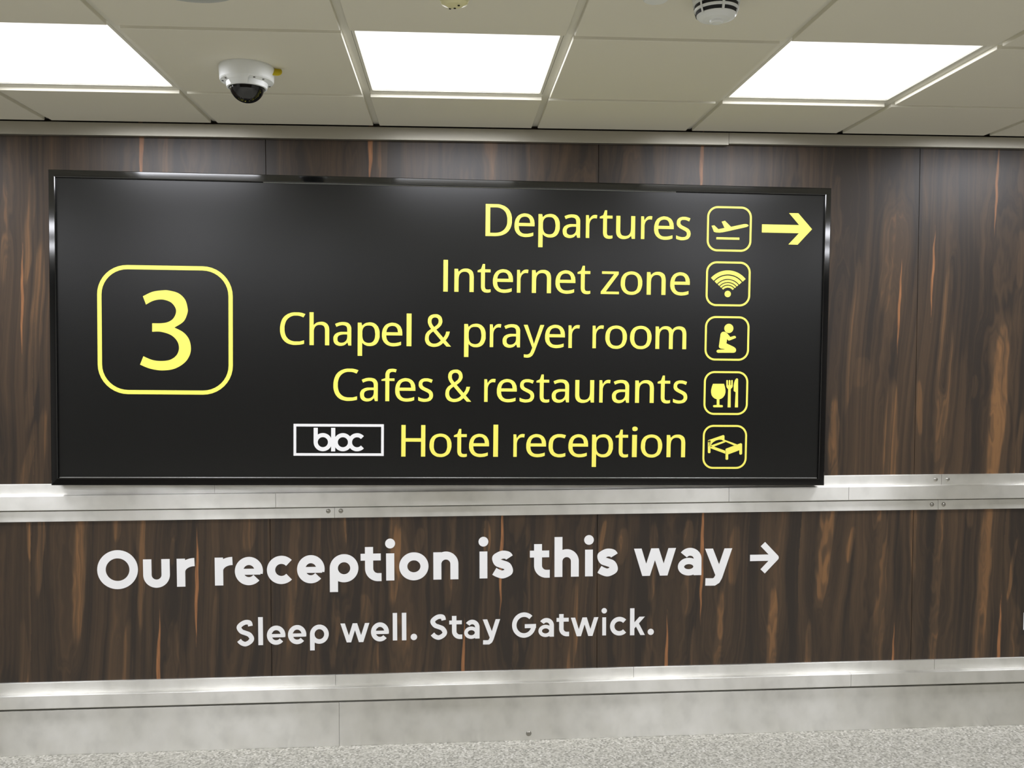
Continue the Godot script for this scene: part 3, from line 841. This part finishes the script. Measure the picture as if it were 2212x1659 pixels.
func make_vinyl() -> void:
	var t := vinyl("vinyl_lettering", "bold white wall lettering reading Our reception is this way with arrow", [["O", -1344.1, -1193.1, 631.6, 781.5], ["u", -1173.9, -1074.3, 634.2, 744.9], ["r", -1048.2, -981.6, 636.5, 744.8], ["r", -905.6, -838.8, 638.3, 749.6], ["e", -830.1, -723.9, 637.3, 751.5], ["c", -708.7, -606.8, 639.5, 752.2], ["e", -594.1, -488.9, 640.2, 753.0], ["p", -469.4, -359.3, 641.8, 753.2], ["t", -350.5, -270.3, 643.8, 778.1], ["i", -252.3, -220.7, 645.5, 751.5], ["o", -201.7, -88.1, 644.5, 754.9], ["n", -69.3, 28.4, 645.6, 756.1], ["i", 111.2, 142.0, 646.9, 753.3], ["s", 159.3, 242.6, 645.5, 755.2], ["t", 309.4, 388.0, 644.9, 779.0], ["h", 406.8, 503.3, 647.2, 806.2], ["i", 528.3, 559.3, 647.4, 753.2], ["s", 575.7, 659.3, 645.7, 756.6], ["w", 721.7, 895.0, 645.0, 752.6], ["a", 900.3, 996.4, 644.2, 754.0], ["y", 1009.4, 1122.8, 602.7, 750.2]], 110.0, 0.285)
	var st := begin()
	ribbon(st, PackedVector2Array([Vector2(1.194, 0.7095), Vector2(1.300, 0.7095)]), 0.0255, false, 0.0004, 0.0014)
	ribbon(st, PackedVector2Array([Vector2(1.2465, 0.7645), Vector2(1.2995, 0.7095), Vector2(1.2465, 0.6545)]), 0.0245, false, 0.0004, 0.0014)
	obj("arrow", st.commit(), M.white, t)
	vinyl("vinyl_lettering", "smaller white wall lettering reading Sleep well. Stay Gatwick.", [["S", -827.2, -760.6, 398.8, 501.4], ["l", -744.6, -726.7, 402.3, 512.1], ["e", -711.8, -641.3, 402.2, 477.1], ["e", -631.5, -561.5, 402.6, 478.4], ["p", -547.5, -475.3, 402.4, 479.2], ["w", -431.5, -317.3, 405.1, 480.3], ["e", -312.5, -243.2, 406.0, 481.8], ["l", -228.2, -211.1, 408.6, 517.3], ["l", -192.8, -175.4, 408.3, 517.2], [".", -158.9, -133.6, 407.6, 433.3], ["S", -82.6, -16.5, 407.0, 507.4], ["t", -8.2, 42.9, 408.2, 500.1], ["a", 50.0, 110.9, 408.5, 484.0], ["y", 122.3, 192.8, 407.6, 484.1], ["G", 238.9, 333.7, 407.4, 508.3], ["a", 342.9, 404.9, 409.0, 484.0], ["t", 415.2, 465.3, 409.3, 498.3], ["w", 471.0, 583.5, 408.4, 482.3], ["i", 597.9, 613.1, 409.2, 481.7], ["c", 629.1, 694.2, 407.3, 481.8], ["k", 709.3, 772.0, 407.2, 516.0], [".", 780.6, 805.7, 406.7, 431.5]], 75.0, 0.235)
	var b := thing("vinyl_lettering", "white logo letter and thin letter H beneath, right of the lettering's arrow", "lettering", Vector3.ZERO, "white vinyl lettering on the lower wood panels")
	logo_letters(b, Vector2(2.3440, 0.610), 3.0, 0.0004, 0.0014, 1)
	st = begin()
	for x: float in [2.3480, 2.3960]: ribbon(st, PackedVector2Array([Vector2(x, 0.392), Vector2(x, 0.4636)]), 0.0062, false, 0.0004, 0.0014)
	ribbon(st, PackedVector2Array([Vector2(2.3480, 0.429), Vector2(2.3960, 0.429)]), 0.0062, false, 0.0004, 0.0014)
	obj("letter", st.commit(), M.white, b)

# ---------------------------------------------------------------- ceiling devices
func make_devices() -> void:
	# dome security camera
	var t := thing("security_camera", "white dome security camera with smoked black dome and yellow tag", "camera", Vector3(-0.604, CEIL, 0.712))
	var n := 96
	var st := begin()
	var prof := func(k: int) -> Array:
		var deg := 360.0 * k / n
		var off := absf(fposmod(deg - 100.0 + 180.0, 360.0) - 180.0)
		var off2 := absf(fposmod(deg - 280.0 + 180.0, 360.0) - 180.0)
		var full := minf(off, off2) < 27.0
		if full: return [Vector2(0.0795, 0), Vector2(0.0805, -0.004), Vector2(0.0785, -0.040), Vector2(0.0755, -0.050), Vector2(0.068, -0.056), Vector2(0.0585, -0.0635), Vector2(0.0540, -0.0640), Vector2(0.0512, -0.060), Vector2(0.050, -0.050)]
		return [Vector2(0.0795, 0), Vector2(0.0805, -0.004), Vector2(0.0785, -0.040), Vector2(0.0765, -0.044), Vector2(0.0605, -0.0485), Vector2(0.0585, -0.0625), Vector2(0.0545, -0.0640), Vector2(0.0512, -0.060), Vector2(0.050, -0.050)]
	for k in n:
		var pa: Array = prof.call(k)
		var pb: Array = prof.call(k + 1 if k + 1 < n else 0)
		var t0 := TAU * k / n
		var t1 := TAU * (k + 1) / n
		for i in pa.size() - 1:
			var a := Vector3(pa[i].x * cos(t0), pa[i].y, pa[i].x * sin(t0))
			var b := Vector3(pb[i].x * cos(t1), pb[i].y, pb[i].x * sin(t1))
			var c := Vector3(pb[i + 1].x * cos(t1), pb[i + 1].y, pb[i + 1].x * sin(t1))
			var d := Vector3(pa[i + 1].x * cos(t0), pa[i + 1].y, pa[i + 1].x * sin(t0))
			var tm := (t0 + t1) / 2
			var dd: Vector2 = pa[i + 1] - pa[i]
			var nr := Vector2(-dd.y, dd.x).normalized()
			quad(st, a, b, c, d, Vector3(nr.x * cos(tm), nr.y, nr.x * sin(tm)))
	obj("housing", st.commit(), M.housing, t)
	var dp := []
	for k in 21:
		var e := deg_to_rad(12.0 - 102.0 * k / 20.0)
		dp.append(Vector2(0.0505 * cos(e), -0.0570 + 0.0485 * sin(e)))
	obj("dome", lathe(dp, 64), M.dome, t)
	var sc := lathe([Vector2(0, -0.0008), Vector2(0.0032, -0.0008), Vector2(0.0036, 0.001)], 14)
	for deg: float in [35, 60, 138, 165, 215, 330]:
		obj("screw", sc, M.screw_dark, t, Vector3(0.0685 * cos(deg_to_rad(deg)), -0.0466, 0.0685 * sin(deg_to_rad(deg))))
	var disc := obj("yellow_tag", lathe([Vector2(0, 0.0008), Vector2(0.0235, 0.0008), Vector2(0.0235, -0.0008), Vector2(0, -0.0008)], 32), M.tag, t, Vector3(0.0800, -0.0075, -0.002))
	disc.rotation_degrees = Vector3(52, 12, -8)
	tag(disc, "yellow round tag", "")
	# smoke detector: dark chamber inside white rings and ribs
	var s := thing("smoke_detector", "white smoke detector with dark louvre slots on the ceiling", "smoke detector", Vector3(0.640, CEIL, 1.322))
	obj("base", lathe([Vector2(0.0, 0.0), Vector2(0.056, 0), Vector2(0.057, -0.003), Vector2(0.056, -0.009), Vector2(0.052, -0.011), Vector2(0.0, -0.011)]), M.housing, s)
	obj("chamber", lathe([Vector2(0.0525, -0.010), Vector2(0.0510, -0.026), Vector2(0.0450, -0.0420), Vector2(0.0, -0.043)]), M.black, s)
	obj("collar", lathe([Vector2(0.050, -0.011), Vector2(0.0555, -0.0105), Vector2(0.0552, -0.0165), Vector2(0.0525, -0.0175), Vector2(0.049, -0.017)]), M.housing, s)
	obj("ring", lathe([Vector2(0.0495, -0.0265), Vector2(0.0528, -0.0260), Vector2(0.0530, -0.0275), Vector2(0.0518, -0.0310), Vector2(0.0500, -0.0320), Vector2(0.046, -0.0315)]), M.housing, s)
	obj("cap", lathe([Vector2(0.042, -0.0405), Vector2(0.0470, -0.0400), Vector2(0.0470, -0.0415), Vector2(0.043, -0.0465), Vector2(0.032, -0.0505), Vector2(0.0165, -0.0525), Vector2(0.0155, -0.0570), Vector2(0.012, -0.0590), Vector2(0.0, -0.0598)]), M.housing, s)
	for k in 6:
		var a := deg_to_rad(60.0 * k + 28.0)
		st = begin()
		ribbon(st, PackedVector2Array([Vector2(0.0525, -0.012), Vector2(0.0510, -0.027), Vector2(0.0455, -0.0430)]), 0.005, false, -0.0028, 0.0028)
		var rib := obj("rib", st.commit(), M.housing, s)
		rib.rotation.y = -a
	# cream sensor with small holes
	var c := thing("ceiling_sensor", "small cream rounded ceiling sensor with tiny holes above middle light", "sensor", Vector3(0.012, CEIL, 1.345))
	obj("body", lathe([Vector2(0.0, 0.0), Vector2(0.036, 0), Vector2(0.036, -0.012), Vector2(0.0355, -0.027), Vector2(0.031, -0.037), Vector2(0.020, -0.042), Vector2(0.0, -0.043)]), M.cream, c)
	for p: Vector3 in [Vector3(-0.010, -0.0393, -0.026), Vector3(0.001, -0.0425, -0.014), Vector3(0.010, -0.0426, 0.004)]:
		obj("hole", lathe([Vector2(0.0, 0.002), Vector2(0.0028, 0.001), Vector2(0.0028, -0.0012), Vector2(0.0, -0.0014)], 14), M.black, c, p)
	# round loudspeaker grille and a small blank cover
	var sp := thing("ceiling_speaker", "round grey flat loudspeaker grille on the ceiling tile", "speaker", Vector3(-0.592, CEIL, 1.352))
	obj("grille", lathe([Vector2(0.112, -0.009), Vector2(0.06, -0.012), Vector2(0.0, -0.013)]), M.grey, sp)
	obj("rim", lathe([Vector2(0.1, 0.0), Vector2(0.121, 0.0), Vector2(0.121, -0.007), Vector2(0.117, -0.010), Vector2(0.111, -0.009)]), M.grey, sp)
	var cv := thing("cover_plate", "small round white cover plate on the ceiling beside the smoke detector", "cover plate", Vector3(0.494, CEIL, 1.315))
	obj("disc", lathe([Vector2(0.0, 0.0), Vector2(0.030, 0.0), Vector2(0.030, -0.004), Vector2(0.027, -0.0065), Vector2(0.0, -0.0075)]), M.housing, cv)

func _ready() -> void:
	var cam := Camera3D.new()
	cam.name = "camera"
	cam.fov = 46.7746
	cam.position = Vector3(0, 1.555, 3.45)
	cam.rotation = Vector3(-0.0418934, -0.0692261, -0.00047920)
	cam.current = true
	add_child(cam)
	var env := Environment.new()
	env.background_mode = Environment.BG_COLOR
	env.background_color = Color(0, 0, 0)
	env.tonemap_mode = Environment.TONE_MAPPER_LINEAR
	env.tonemap_exposure = EXPOSURE
	env.sdfgi_enabled = true
	env.ssao_enabled = true
	env.ssil_enabled = true
	var we := WorldEnvironment.new()
	we.environment = env
	add_child(we)
	materials()
	M.glint = plain(Color(0.78, 0.78, 0.77), 0.3, 1.0)  # for the strips that draw the sign's edge highlight
	M.screw_dark = plain(Color(0.35, 0.34, 0.32), 0.4, 1.0)
	make_ceiling()
	make_shell()
	make_sign()
	make_vinyl()
	make_devices()
